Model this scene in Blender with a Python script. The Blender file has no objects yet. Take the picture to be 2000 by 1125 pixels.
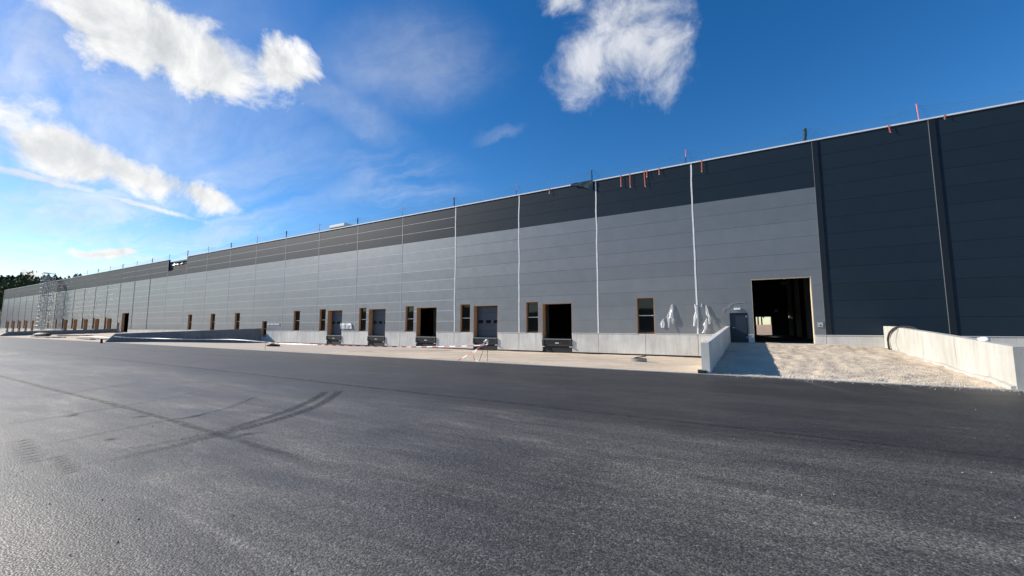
import bpy, math, random
from mathutils import Vector, Matrix, noise as mnoise
R = math.radians
rng = random.Random(7)
scn = bpy.context.scene
col = scn.collection

# ------------------------------------------------------------------ camera
EYE = 1.7
FPX, YAW, PITCH = 783.0, R(29.82), R(5.505)          # focal length in photo pixels, solved from the vanishing points
cam_d = bpy.data.cameras.new('camera'); cam = bpy.data.objects.new('camera', cam_d); col.objects.link(cam)
cam_d.sensor_width = 36.0; cam_d.lens = 36.0 * FPX / 2000.0
cam_d.clip_start = 0.05; cam_d.clip_end = 6000
cam.location = (0, 0, EYE); cam.rotation_euler = (math.pi/2 + PITCH, 0, YAW)
scn.camera = cam
FW = Vector((-math.sin(YAW)*math.cos(PITCH), math.cos(YAW)*math.cos(PITCH), math.sin(PITCH)))
RT = Vector((math.cos(YAW), math.sin(YAW), 0)); UP = RT.cross(FW)
def ray(x, y): return FW*FPX + RT*(x-1000) - UP*(y-562.5)
def onY(x, y, Y):
    d = ray(x, y); d = d/d.y; return Vector((d.x*Y, Y, d.z*Y+EYE))
def onZ(x, y, z=0.0):
    d = ray(x, y); t = (z-EYE)/d.z; return Vector((d.x*t, d.y*t, z))

# ------------------------------------------------------------------ light, sky
LX, LY = 1.95, 0.46                                   # light travels (+LX, +LY, -1)
L = Vector((LX, LY, -1)).normalized()
SUN_EL = math.asin(-L.z); SUN_AZ = math.atan2(-L.x, -L.y)
sd = bpy.data.lights.new('sun', 'SUN'); sd.energy = 5.0; sd.angle = R(0.53); sd.color = (1.0, 0.93, 0.83)
so = bpy.data.objects.new('sun', sd); col.objects.link(so); so.location = (-60, -10, 60)
so.rotation_euler = L.to_track_quat('-Z', 'Y').to_euler()
scn.view_settings.view_transform = 'Standard'; scn.view_settings.look = 'None'
scn.view_settings.exposure = 0.45; scn.view_settings.gamma = 1.0
scn.render.engine = 'CYCLES'
scn.cycles.max_bounces = 6; scn.cycles.transparent_max_bounces = 16

class NT:
    def __init__(s, nt): s.nt = nt; s.n = nt.nodes; s.l = nt.links
    def __call__(s, typ, inputs=None, **kw):
        nd = s.n.new(typ)
        for k, v in kw.items(): setattr(nd, k, v)
        for k, v in (inputs or {}).items():
            sock = nd.inputs[k]
            if isinstance(v, bpy.types.NodeSocket): s.l.new(v, sock)
            else: sock.default_value = v
        return nd
    def math(s, op, a, b=0.0, c=None, clamp=False):
        i = {0: a, 1: b}
        if c is not None: i[2] = c
        return s('ShaderNodeMath', i, operation=op, use_clamp=clamp).outputs[0]
    def vmath(s, op, a, b=(0, 0, 0)):
        nd = s('ShaderNodeVectorMath', {0: a, 1: b}, operation=op)
        return nd.outputs['Value'] if op in ('DOT_PRODUCT', 'LENGTH') else nd.outputs[0]
    def noise(s, vec, scale, detail=4, rough=0.55, dist=0.0):
        return s('ShaderNodeTexNoise', {'Vector': vec, 'Scale': scale, 'Detail': detail, 'Roughness': rough, 'Distortion': dist})
    def ramp(s, fac, a, b, x0=0.0, x1=1.0, smooth=True):
        return s('ShaderNodeMapRange', {'Value': fac, 'From Min': x0, 'From Max': x1, 'To Min': a, 'To Max': b},
                 interpolation_type='SMOOTHSTEP' if smooth else 'LINEAR').outputs[0]
    def mix(s, f, a, b, blend='MIX'):
        nd = s('ShaderNodeMix', data_type='RGBA', blend_type=blend)
        for k, v in ((0, f), (6, a), (7, b)):
            if isinstance(v, bpy.types.NodeSocket): s.l.new(v, nd.inputs[k])
            else: nd.inputs[k].default_value = (*v, 1) if isinstance(v, tuple) and len(v) == 3 else v
        return nd.outputs[2]

w = bpy.data.worlds.new('World'); scn.world = w; w.use_nodes = True
w.node_tree.nodes.clear(); N = NT(w.node_tree)
sky = N('ShaderNodeTexSky', sky_type='NISHITA', sun_disc=False, sun_elevation=SUN_EL, sun_rotation=SUN_AZ,
        altitude=400, air_density=1.0, dust_density=0.25, ozone_density=2.6)
dirv = N('ShaderNodeTexCoord').outputs['Generated']
warp = N.noise(dirv, 7.0, 5, 0.6)
wv = N('ShaderNodeVectorMath', {0: warp.outputs['Color'], 1: (0.5, 0.5, 0.5)}, operation='SUBTRACT').outputs[0]
wv = N('ShaderNodeVectorMath', {0: wv, 'Scale': 0.085}, operation='SCALE').outputs[0]
dw = N.vmath('ADD', dirv, wv)
def blob(px, py, ex, ey, axis_to=None, vec=dw):
    """soft elliptical cloud footprint about a direction; 1 in the middle, 0 at the rim, negative outside"""
    c = ray(px, py).normalized()
    if axis_to: u = ray(*axis_to).normalized() - c
    else: u = RT.copy()
    u = (u - c*u.dot(c)).normalized(); v = c.cross(u)
    du = N.math('DIVIDE', N.vmath('DOT_PRODUCT', vec, tuple(u)), ex)
    dv = N.math('DIVIDE', N.vmath('DOT_PRODUCT', vec, tuple(v)), ey)
    r2 = N.math('ADD', N.math('MULTIPLY', du, du), N.math('MULTIPLY', dv, dv))
    m = N.math('SUBTRACT', 1.0, N.math('SQRT', r2))
    front = N.math('GREATER_THAN', N.vmath('DOT_PRODUCT', vec, tuple(c)), 0.3)
    return N.math('SUBTRACT', m, N.math('MULTIPLY', N.math('SUBTRACT', 1.0, front), 5.0))
def union(bl):
    o = bl[0]
    for b in bl[1:]: o = N.math('SMOOTH_MAX', o, b, 0.25)
    return o
cn = N.noise(dirv, 9.0, 9, 0.62, 0.4).outputs['Fac']
cs = N.noise(N.vmath('ADD', dirv, tuple(-L*0.03)), 9.0, 5, 0.6, 0.4).outputs['Fac']
# compact cumulus
cum = union([blob(300, 62, .155, .086, (520, 150)), blob(410, 118, .165, .080, (560, 170)), blob(552, 138, .070, .064), blob(215, 55, .075, .062),
             blob(130, 308, .115, .047, (330, 370)), blob(280, 345, .115, .050, (420, 400)), blob(390, 385, .065, .036, (430, 405)),
             blob(200, 490, .055, .012), blob(75, 535, .022, .007),
             blob(-350, 250, .20, .09), blob(2400, 250, .2, .08), blob(2700, 420, .25, .06)])
cd_ = N.math('ADD', cum, N.math('MULTIPLY', N.math('SUBTRACT', cn, 0.5), 2.1))
cumd = N.ramp(cd_, 0.0, 1.0, -0.05, 0.55)
streak = union([blob(40, 338, .17, .0085, (300, 405), dirv), blob(260, 396, .13, .0065, (400, 433), dirv)])
streak = N.ramp(N.math('ADD', streak, N.math('MULTIPLY', N.math('SUBTRACT', N.noise(dirv, 26.0, 6, 0.6, 0.3).outputs['Fac'], 0.5), 2.6)), 0.0, 0.8, -0.1, 0.9)
# thin ragged cloud, softer
rag = union([blob(1220, 70, .135, .12), blob(1150, 120, .085, .09, (1230, 60)), blob(1290, 110, .07, .09), blob(1110, 10, .05, .03)])
rag = N.math('ADD', rag, N.math('MULTIPLY', N.math('SUBTRACT', cn, 0.5), 2.3))
ragd = N.math('MULTIPLY', N.ramp(rag, 0.0, 1.0, -0.05, 0.95), 0.72)
# cirrus veils: streaky noise drawn out along one direction on the cloud plane
sep = N('ShaderNodeSeparateXYZ', {0: dw})
zc = N.math('MAXIMUM', sep.outputs[2], 0.03)
pl = N('ShaderNodeCombineXYZ', {0: N.math('DIVIDE', sep.outputs[0], zc), 1: N.math('DIVIDE', sep.outputs[1], zc), 2: 0.0}).outputs[0]
mp = N('ShaderNodeMapping', {'Vector': pl, 'Rotation': (0, 0, R(35)), 'Scale': (0.35, 1.3, 1)}).outputs[0]
ci = N.noise(mp, 1.1, 8, 0.62, 0.8).outputs['Fac']
veil = union([blob(60, 420, .46, .19, (420, 520)), blob(40, 175, .12, .05, (180, 240)), blob(-700, 300, .6, .4)])
veil2 = union([blob(670, 215, .15, .05, (740, 250)), blob(975, 264, .055, .011, (1040, 245)), blob(770, 350, .17, .07), blob(800, 120, .2, .1)])
vd = N.math('MULTIPLY', N.ramp(veil, 0.0, 1.0, -0.4, 0.7), N.ramp(ci, 0.0, 1.0, 0.36, 0.72))
vd = N.math('MULTIPLY', vd, 0.58)
vd = N.math('MAXIMUM', vd, N.math('MULTIPLY', N.math('MULTIPLY', N.ramp(veil2, 0.0, 1.0, -0.4, 0.7), N.ramp(ci, 0.0, 1.0, 0.36, 0.72)), 0.27))
# milky air low in the sky
low = N.math('MULTIPLY', N.ramp(sep.outputs[2], 0.22, 0.0, 0.0, 0.26), N.ramp(ci, 0.35, 1.0, 0.3, 0.7))
thin = N.math('MAXIMUM', vd, low)
tot = N.math('MAXIMUM', N.math('MAXIMUM', N.math('MAXIMUM', cumd, streak), ragd), thin, clamp=True)
lit = N.math('ADD', 0.735, N.math('MULTIPLY', N.math('SUBTRACT', cn, cs), 0.75))
lit = N.math('SUBTRACT', lit, N.math('MULTIPLY', N.ramp(cum, 0.0, 1.0, 0.30, 0.95), 0.05))
lit = N.math('MINIMUM', N.math('MAXIMUM', lit, 0.50), 0.90)
ccol = N.mix(N.ramp(lit, 0, 1, 0.55, 0.80), (0.93, 0.97, 1.0), (1.0, 1.0, 1.0))
ccol = N.mix(1.0, ccol, N('ShaderNodeCombineColor', {0: lit, 1: lit, 2: lit}).outputs[0], 'MULTIPLY')
skyc = N('ShaderNodeHueSaturation', {'Hue': 0.506, 'Saturation': 1.36, 'Value': 1.0, 'Fac': 1.0, 'Color': sky.outputs[0]}).outputs[0]
b1 = N('ShaderNodeBackground', {'Color': skyc, 'Strength': 0.11})
b2 = N('ShaderNodeBackground', {'Color': ccol, 'Strength': 0.92})
ms = N('ShaderNodeMixShader', {0: tot, 1: b1.outputs[0], 2: b2.outputs[0]})
N('ShaderNodeOutputWorld', {0: ms.outputs[0]})

# ------------------------------------------------------------------ materials
M = {}
def mat(name, color=(.5, .5, .5), rough=.6, metal=0.0, spec=.5, var=0.0, vscale=3.0, bump=0.0, bscale=40.0, rnd=0.0, stretch=(1, 1, 1), build=None):
    m = bpy.data.materials.new(name); m.use_nodes = True; m.node_tree.nodes.clear(); n = NT(m.node_tree)
    out = n('ShaderNodeOutputMaterial'); p = n('ShaderNodeBsdfPrincipled', {'Roughness': rough, 'Metallic': metal, 'Specular IOR Level': spec})
    n.l.new(p.outputs[0], out.inputs[0])
    geo = n('ShaderNodeNewGeometry').outputs['Position']
    pos = n('ShaderNodeMapping', {'Vector': geo, 'Scale': stretch}).outputs[0]
    c = n('ShaderNodeRGB').outputs[0]; c.default_value = (*color, 1)
    if var:
        f = n.noise(pos, vscale, 6, .6).outputs['Fac']
        k = n.ramp(f, 1-var, 1+var, .25, .75, False)
        c = n.mix(1.0, c, n('ShaderNodeCombineColor', {0: k, 1: k, 2: k}).outputs[0], 'MULTIPLY')
    if rnd:
        k = n.ramp(n('ShaderNodeObjectInfo').outputs['Random'], 1-rnd, 1+rnd, 0, 1, False)
        c = n.mix(1.0, c, n('ShaderNodeCombineColor', {0: k, 1: k, 2: k}).outputs[0], 'MULTIPLY')
    n.l.new(c, p.inputs['Base Color'])
    if bump:
        f = n.noise(pos, bscale, 5, .6).outputs['Fac']
        b = n('ShaderNodeBump', {'Height': f, 'Strength': bump, 'Distance': 1.0/bscale})
        n.l.new(b.outputs[0], p.inputs['Normal'])
    if build: build(n, p, pos, c, out)
    M[name] = m; return m

def b_panel(n, p, pos, c, out):       # coated sheet: faint oil-canning and roughness change
    f = n.noise(pos, .7, 3, .5).outputs['Fac']
    g = n('ShaderNodeTexWave', {'Vector': pos, 'Scale': 9.0, 'Distortion': 0.0}, wave_type='BANDS', bands_direction='Z').outputs['Fac']
    hgt = n.math('ADD', n.math('MULTIPLY', f, 1.0), n.math('MULTIPLY', g, .035))
    b = n('ShaderNodeBump', {'Height': hgt, 'Strength': .05, 'Distance': .05}); n.l.new(b.outputs[0], p.inputs['Normal'])
    n.l.new(n.ramp(n.noise(pos, 1.7, 5, .6).outputs['Fac'], p.inputs['Roughness'].default_value-.05, p.inputs['Roughness'].default_value+.07), p.inputs['Roughness'])
mat('panel_silver', (.235, .243, .247), .42, .5, .5, .06, 1.1, rnd=.055, build=b_panel)
mat('panel_dark', (.014, .026, .040), .52, .0, .20, .06, 1.5, rnd=.05, build=b_panel)
mat('core', (.06, .06, .06), .9)
mat('cap_dark', (.010, .014, .020), .45, .2)
mat('edge_lit', (.13, .14, .15), .55)  # lighter tone for the sunlit side of the cover profiles
mat('galv', (.62, .64, .66), .38, .7, var=.12, vscale=5)
mat('coping', (.80, .81, .82), .5, 0.0, var=.05)
mat('white_tape', (.78, .79, .78), .6, var=.12, vscale=2)
mat('glint_pale', (.66, .67, .68), .6)  # matte pale colour that stands for the glint on joint edges
mat('grey_tape', (.40, .41, .42), .6, var=.12, vscale=2)
def b_conc(n, p, pos, c, out):
    st = n('ShaderNodeMapping', {'Vector': pos, 'Scale': (1.6, 1.6, .25)}).outputs[0]
    a = n.noise(st, 2.0, 6, .62).outputs['Fac']
    bl = n.noise(pos, .55, 5, .6).outputs['Fac']
    pores = n('ShaderNodeTexVoronoi', {'Vector': pos, 'Scale': 16.0}).outputs['Distance']
    k = n.math('MULTIPLY', n.ramp(a, .91, 1.06, .3, .7), n.ramp(bl, .88, 1.1, .3, .7))
    k = n.math('MULTIPLY', k, n.ramp(pores, .72, 1.0, .03, .10))
    run = n.noise(n('ShaderNodeMapping', {'Vector': pos, 'Scale': (3.5, 3.5, .12)}).outputs[0], 1.6, 7, .7).outputs['Fac']
    k = n.math('MULTIPLY', k, n.ramp(run, .80, 1.0, .30, .46))
    cc = n.mix(1.0, c, n('ShaderNodeCombineColor', {0: k, 1: k, 2: n.math('MULTIPLY', k, .985)}).outputs[0], 'MULTIPLY')
    n.l.new(cc, p.inputs['Base Color'])
    b = n('ShaderNodeBump', {'Height': n.noise(pos, 30, 5, .6).outputs['Fac'], 'Strength': .25, 'Distance': .02}); n.l.new(b.outputs[0], p.inputs['Normal'])
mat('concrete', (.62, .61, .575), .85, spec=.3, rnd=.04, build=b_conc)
mat('concrete_shade_dull', (.25, .25, .25), .85, spec=.3, build=b_conc)  # far ramp walls' shade darkened into the colour; the manhole ring is simply grey
mat('concrete_pale', (.47, .46, .425), .85, spec=.3, build=b_conc)
mat('bitumen', (.012, .012, .013), .7)
mat('timber', (.49, .28, .135), .7, var=.25, vscale=3, stretch=(6, 6, .6), rnd=.08)
mat('timber_pale', (.66, .55, .38), .7, var=.12, vscale=3, stretch=(6, 6, .6))
mat('timber_dark', (.12, .07, .04), .65, var=.2, vscale=4)
mat('door_slate', (.055, .066, .088), .45, .1, var=.06)
mat('door_navy', (.020, .030, .048), .4, .1, var=.08)
mat('rubber', (.010, .010, .011), .65, var=.3, vscale=8)
mat('steel_black', (.014, .015, .016), .45, .3, var=.2)
mat('white_paint', (.80, .80, .78), .5)
mat('red_paint', (.50, .05, .04), .5)
mat('tape_pale', (.72, .60, .58), .5)
mat('maker_red', (.16, .015, .015), .5)
mat('glass_dark', (.006, .008, .010), .03, 0, .45)
mat('interior', (.10, .10, .10), .9)
mat('slab_floor', (.20, .20, .19), .7, var=.1)
mat('strap', (.62, .16, .09), .7, var=.15, vscale=9)
mat('post_pink', (.62, .20, .22), .6)
mat('net_bundle', (.010, .035, .055), .85, var=.5, vscale=9)
mat('scaffold', (.46, .47, .46), .5, .2, var=.2, vscale=4)
mat('hose', (.014, .013, .015), .5)
mat('cable', (.45, .46, .47), .5)
mat('lamp_white', (.80, .80, .78), .4)
mat('stone_white', (.60, .57, .52), .9, var=.2, vscale=20, rnd=.2)
mat('stone_dark', (.03, .03, .03), .8)
mat('foil', (.62, .64, .66), .3, .5, var=.2, vscale=4)
mat('planks', (.30, .25, .20), .8, var=.3, vscale=2, stretch=(.5, 6, 6))
mat('bark', (.10, .075, .055), .9, var=.3)
mat('conifer', (.030, .050, .026), .85, spec=.2, var=.35, vscale=.4, rnd=.25)
mat('broadleaf', (.085, .105, .035), .85, spec=.2, var=.4, vscale=.3, rnd=.3)
def b_plastic(n, p, pos, c, out):
    t = n('ShaderNodeBsdfTranslucent', {'Color': (.8, .82, .83, 1)})
    mx = n('ShaderNodeMixShader', {0: .3, 1: p.outputs[0], 2: t.outputs[0]}); n.l.new(mx.outputs[0], out.inputs[0])
mat('plastic', (.80, .82, .83), .3, build=b_plastic)
def b_net(n, p, pos, c, out):
    t = n('ShaderNodeBsdfTransparent'); mx = n('ShaderNodeMixShader', {0: .13, 1: t.outputs[0], 2: p.outputs[0]}); n.l.new(mx.outputs[0], out.inputs[0])
mat('net_rope', (.12, .25, .36), .8)
mat('net', (.06, .22, .36), .8, build=b_net)

def b_asphalt(n, p, pos, c, out):
    band = n('ShaderNodeMapping', {'Vector': pos, 'Scale': (.035, .42, 1), 'Rotation': (0, 0, R(1.5))}).outputs[0]
    sw = n('ShaderNodeMapping', {'Vector': pos, 'Scale': (.22, .75, 1), 'Rotation': (0, 0, R(-24))}).outputs[0]
    a = n.noise(band, 1.6, 7, .6).outputs['Fac']
    s = n.noise(sw, 1.0, 7, .62, .4).outputs['Fac']
    bl = n.noise(pos, .16, 5, .6).outputs['Fac']
    gr = n.noise(pos, 70, 3, .75).outputs['Fac']
    vo = n('ShaderNodeTexVoronoi', {'Vector': pos, 'Scale': 62.0, 'Randomness': 1.0})
    stone = n('ShaderNodeSeparateColor', {0: vo.outputs['Color']}).outputs[0]
    sy = n('ShaderNodeSeparateXYZ', {0: pos}).outputs[1]
    fresh = n.ramp(sy, 0.0, 1.0, 6.2, 8.0)                 # the newest lane along the building is blacker
    dust = n.math('MULTIPLY', n.ramp(s, 0, 1, .40, .74), n.ramp(bl, .30, 1, .35, .65))
    dust = n.math('MULTIPLY', dust, n.ramp(fresh, 1.0, .30))
    st2 = n.noise(n('ShaderNodeMapping', {'Vector': pos, 'Scale': (.5, 5.0, 1), 'Rotation': (0, 0, R(-9))}).outputs[0], 1.0, 8, .68).outputs['Fac']
    sw2 = n('ShaderNodeMapping', {'Vector': pos, 'Scale': (.30, 1.1, 1), 'Rotation': (0, 0, R(28))}).outputs[0]
    s3 = n.noise(sw2, 1.3, 9, .68, 1.2).outputs['Fac']
    chalk = n.math('MULTIPLY', n.ramp(s3, 0, 1, .52, .72), n.ramp(n.noise(pos, 14, 4, .7).outputs['Fac'], .15, 1, .38, .62))
    chalk = n.math('MULTIPLY', chalk, n.ramp(fresh, 1.0, .35))
    damp = n.ramp(n.noise(pos, .42, 4, .55, .6).outputs['Fac'], .72, 1.0, .34, .52)
    k = n.math('ADD', .060, n.math('ADD', n.math('MULTIPLY', dust, .085), n.math('MULTIPLY', chalk, .10)))
    k = n.math('MULTIPLY', k, damp)
    k = n.math('ADD', k, n.math('MULTIPLY', n.ramp(a, 0, 1, .3, .75), .024))
    k = n.math('MULTIPLY', k, n.ramp(st2, .72, 1.25, .3, .7))
    k = n.math('MULTIPLY', k, n.ramp(fresh, 1.0, .46))
    g2 = n.noise(pos, 38, 3, .7).outputs['Fac']
    fine = n.math('MULTIPLY', n.math('MULTIPLY', n.ramp(gr, .50, 1.50, .28, .72), n.ramp(stone, .50, 1.6)), n.ramp(g2, .6, 1.4, .3, .7))
    k = n.math('MULTIPLY', k, fine)
    white = n.math('GREATER_THAN', stone, .975)
    k = n.math('ADD', k, n.math('MULTIPLY', white, .07))
    cc = n.mix(1.0, (1.0, .93, .82), n('ShaderNodeCombineColor', {0: k, 1: k, 2: k}).outputs[0], 'MULTIPLY')
    p.inputs['Specular Tint'].default_value = (1.0, .93, .82, 1)
    n.l.new(cc, p.inputs['Base Color'])
    n.l.new(n.ramp(s, .46, .58, .3, .7), p.inputs['Roughness'])
    hh = n.math('ADD', n.math('MULTIPLY', vo.outputs['Distance'], -.9), n.math('MULTIPLY', gr, .8))
    b = n('ShaderNodeBump', {'Height': hh, 'Strength': .58, 'Distance': .006}); n.l.new(b.outputs[0], p.inputs['Normal'])
mat('asphalt', (.05, .05, .05), .55, spec=.85, build=b_asphalt)
def b_gravel(n, p, pos, c, out):
    gr = n.noise(pos, 28, 5, .7).outputs['Fac']; bl = n.noise(pos, .35, 5, .6).outputs['Fac']
    tr = n.noise(n('ShaderNodeMapping', {'Vector': pos, 'Scale': (.12, 1.2, 1), 'Rotation': (0, 0, R(8))}).outputs[0], 1.3, 6, .62).outputs['Fac']
    k = n.math('MULTIPLY', n.ramp(gr, .72, 1.22, .25, .75), n.ramp(bl, .86, 1.10, .3, .7))
    k = n.math('MULTIPLY', k, n.ramp(tr, .78, 1.06, .28, .5))
    cc = n.mix(1.0, c, n('ShaderNodeCombineColor', {0: k, 1: k, 2: k}).outputs[0], 'MULTIPLY'); n.l.new(cc, p.inputs['Base Color'])
    b = n('ShaderNodeBump', {'Height': n.math('ADD', gr, n.math('MULTIPLY', tr, .8)), 'Strength': .6, 'Distance': .03}); n.l.new(b.outputs[0], p.inputs['Normal'])
mat('gravel', (.62, .51, .385), .95, spec=.2, build=b_gravel)
mat('slab_beige', (.52, .44, .36), .9, spec=.25, var=.08, vscale=.6, bump=.2, bscale=30)
mat('ramp_soil', (.58, .48, .36), .95, spec=.2, build=b_gravel)
mat('crushed', (.61, .555, .47), .9, spec=.25, var=.25, vscale=14)
mat('ground', (.16, .15, .09), .95, spec=.2, var=.3, vscale=.05)
mat('hill', (.05, .06, .025), .95, spec=.1, var=.4, vscale=.05)
mat('earth', (.42, .30, .20), .95, spec=.2, var=.2, vscale=1.2)
def b_mark(base, lo, hi, amp, sc):
    def f(n, p, pos, c, out):
        t = n('ShaderNodeBsdfTransparent')
        st = n('ShaderNodeMapping', {'Vector': pos, 'Scale': (1, 1, 1)}).outputs[0]
        a = n.math('MULTIPLY', n.ramp(n.noise(st, sc, 6, .7).outputs['Fac'], 0, amp, lo, hi), n('ShaderNodeAttribute', attribute_name='fade').outputs['Fac'])
        mx = n('ShaderNodeMixShader', {0: a, 1: t.outputs[0], 2: p.outputs[0]}); n.l.new(mx.outputs[0], out.inputs[0])
    return f
mat('tyre_black', (.016, .0155, .015), .62, build=b_mark(0, .32, .66, .78, 16.0), bump=.5, bscale=90)
mat('scuff', (.018, .0165, .015), .7, build=b_mark(0, .15, .5, .9, 14.0), bump=.5, bscale=90)
mat('seam_dark', (.020, .019, .018), .7, build=b_mark(0, .30, .65, .8, 5.0), bump=.5, bscale=90)
mat('seam_pale', (.19, .185, .175), .9, build=b_mark(0, .42, .72, .75, 7.0))
mat('dust_pale', (.24, .23, .21), .9, build=b_mark(0, .42, .75, .85, 11.0))

# ------------------------------------------------------------------ mesh helpers
class MB:
    def __init__(s): s.v = []; s.f = []; s.mi = []
    def add(s, vs, fs, mi=0):
        o = len(s.v); s.v += [tuple(v) for v in vs]; s.f += [tuple(i+o for i in f) for f in fs]; s.mi += [mi]*len(fs); return s
    def box(s, x0, x1, y0, y1, z0, z1, mi=0):
        vs = [(x, y, z) for x in (x0, x1) for y in (y0, y1) for z in (z0, z1)]
        return s.add(vs, [(0, 1, 3, 2), (4, 6, 7, 5), (0, 4, 5, 1), (2, 3, 7, 6), (0, 2, 6, 4), (1, 5, 7, 3)], mi)
    def cham(s, x0, x1, y0, y1, z0, z1, c=.02):           # box with a chamfered front (-Y) edge
        r = lambda y, i: [(x0+i, y, z0+i), (x1-i, y, z0+i), (x1-i, y, z1-i), (x0+i, y, z1-i)]
        vs = r(y0, c) + r(y0+c, 0) + r(y1, 0)
        fs = [(0, 1, 2, 3), (11, 10, 9, 8)]
        for a in (0, 4):
            for i in range(4): j = (i+1) % 4; fs.append((a+i, a+4+i, a+4+j, a+j))
        return s.add(vs, fs)
    def prism(s, poly, d):                                 # polygon (3D points) pushed along d
        n = len(poly); d = Vector(d); vs = [Vector(p) for p in poly] + [Vector(p)+d for p in poly]
        return s.add(vs, [tuple(range(n))[::-1], tuple(range(n, 2*n))] + [(i, (i+1) % n, n+(i+1) % n, n+i) for i in range(n)])
    def tube(s, pts, r, n=6, mi=0, caps=True):
        pts = [Vector(p) for p in pts]; o = len(s.v); prev = None
        for i, p in enumerate(pts):
            t = (pts[min(i+1, len(pts)-1)] - pts[max(i-1, 0)]).normalized()
            a = prev if prev is not None else (Vector((0, 0, 1)) if abs(t.z) < .9 else Vector((1, 0, 0)))
            a = (a - t*a.dot(t)).normalized(); prev = a; b = t.cross(a)
            rr = r[i] if isinstance(r, (list, tuple)) else r
            s.v += [tuple(p + (a*math.cos(k*2*math.pi/n) + b*math.sin(k*2*math.pi/n))*rr) for k in range(n)]
        for i in range(len(pts)-1):
            for k in range(n):
                s.f.append((o+i*n+k, o+i*n+(k+1) % n, o+(i+1)*n+(k+1) % n, o+(i+1)*n+k)); s.mi.append(mi)
        if caps:
            s.f.append(tuple(o+k for k in range(n))[::-1]); s.mi.append(mi)
            s.f.append(tuple(o+(len(pts)-1)*n+k for k in range(n))); s.mi.append(mi)
        return s
    def grid(s, fn, nu, nv, mi=0):
        vs = [fn(i/nu, j/nv) for j in range(nv+1) for i in range(nu+1)]
        return s.add(vs, [(j*(nu+1)+i, j*(nu+1)+i+1, (j+1)*(nu+1)+i+1, (j+1)*(nu+1)+i) for j in range(nv) for i in range(nu)], mi)
    def build(s, name, m, parent=None, smooth=False, fade=None):
        xs, ys, zs = zip(*s.v)
        c = Vector(((min(xs)+max(xs))/2, (min(ys)+max(ys))/2, min(zs)))
        me = bpy.data.meshes.new(name)
        me.from_pydata([tuple(Vector(v)-c) for v in s.v], [], s.f)
        for k in (m if isinstance(m, (list, tuple)) else [m]): me.materials.append(M[k])
        me.polygons.foreach_set('material_index', s.mi)
        if smooth: me.polygons.foreach_set('use_smooth', [True]*len(s.f))
        if fade:
            at = me.attributes.new('fade', 'FLOAT', 'POINT'); at.data.foreach_set('value', fade)
        me.update()
        return link(bpy.data.objects.new(name, me), c, parent)
def link(o, loc, parent=None):
    col.objects.link(o); o.location = loc
    if parent is not None:
        o.parent = parent; o.matrix_parent_inverse = Matrix.Translation(-parent.location)
    return o
def empty(name, loc): 
    o = bpy.data.objects.new(name, None); o.empty_display_size = .3; return link(o, Vector(loc))
def tag(o, label, cat, group=None):
    o['label'] = label; o['category'] = cat
    if group: o['group'] = group
    return o
def kind(o, k, label=None):
    o['kind'] = k
    if label: o['label'] = label
    return o
def rect_sub(rects, hole):
    out = []; hx0, hx1, hz0, hz1 = hole
    for (x0, x1, z0, z1) in rects:
        if hx1 <= x0 or hx0 >= x1 or hz1 <= z0 or hz0 >= z1: out.append((x0, x1, z0, z1)); continue
        if hx0 > x0: out.append((x0, hx0, z0, z1))
        if hx1 < x1: out.append((hx1, x1, z0, z1))
        a, b = max(x0, hx0), min(x1, hx1)
        if hz0 > z0: out.append((a, b, z0, hz0))
        if hz1 < z1: out.append((a, b, hz1, z1))
    return [r for r in out if r[1]-r[0] > .02 and r[3]-r[2] > .02]
def sstep(t): t = max(0., min(1., t)); return t*t*(3-2*t)

# ------------------------------------------------------------------ ground
D = 32.5; EDGE = 16.1; BASE = -.51; FLOOR = .57
# terrain sheet with the asphalt yard let into it
kind(MB().box(-2500, 2500, -2500, 2500, -3.0, -.62).build('ground', 'ground'), 'structure', 'flat open land around the yard')
asph = kind(MB().box(-420, 260, -160, EDGE, -.6, 0).build('asphalt', 'asphalt'), 'structure', 'fresh dark asphalt yard with tyre marks and a paving seam')
kerb = MB()
x = -300.0
while x < 60:
    kerb.box(x, x+.99, EDGE+.003, EDGE+.11, -.3, .022); x += 1.0
kind(kerb.build('kerb', 'concrete_pale'), 'structure', 'narrow pale concrete edging along the asphalt')
def apron(x0, x1, z1, name, m, label, nx=40, ny=24, amp=.03, y0=EDGE+.11):
    def fn(u, v):
        X = x0+(x1-x0)*u; Y = y0+(D+.3-y0)*v
        z = z1*sstep((Y-y0)/(D-y0)) if z1 < 0 else z1*(Y-y0)/(D-y0)
        e = min(1, (Y-y0)/.5)
        return (X, Y, z + amp*e*(mnoise.noise(Vector((X*.6, Y*.9, 3)))+.5*mnoise.noise(Vector((X*2.1, Y*2.3, 7)))))
    return kind(MB().grid(fn, nx, ny).build(name, m, smooth=True), 'structure', label)
apron(-24.0, -1.35, BASE-.05, 'gravel_strip', 'gravel', 'pale rolled gravel strip in front of the loading docks', 90, 60)
apron(7.6, 60, BASE+.03, 'gravel_strip', 'gravel', 'gravel strip beyond the ramp wall', 60, 30)
apron(-113.9, -60.6, .42, 'gravel_strip', 'gravel', 'rough ground between the two far ramp walls', 80, 30, .08)
apron(-300, -114.6, BASE+.03, 'gravel_strip', 'gravel', 'gravel strip along the far loading docks', 60, 20)
slab = empty('concrete_slab', (-42, 24, -.6)); kind(slab, 'structure', 'beige slab in front of the far docks')
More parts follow.
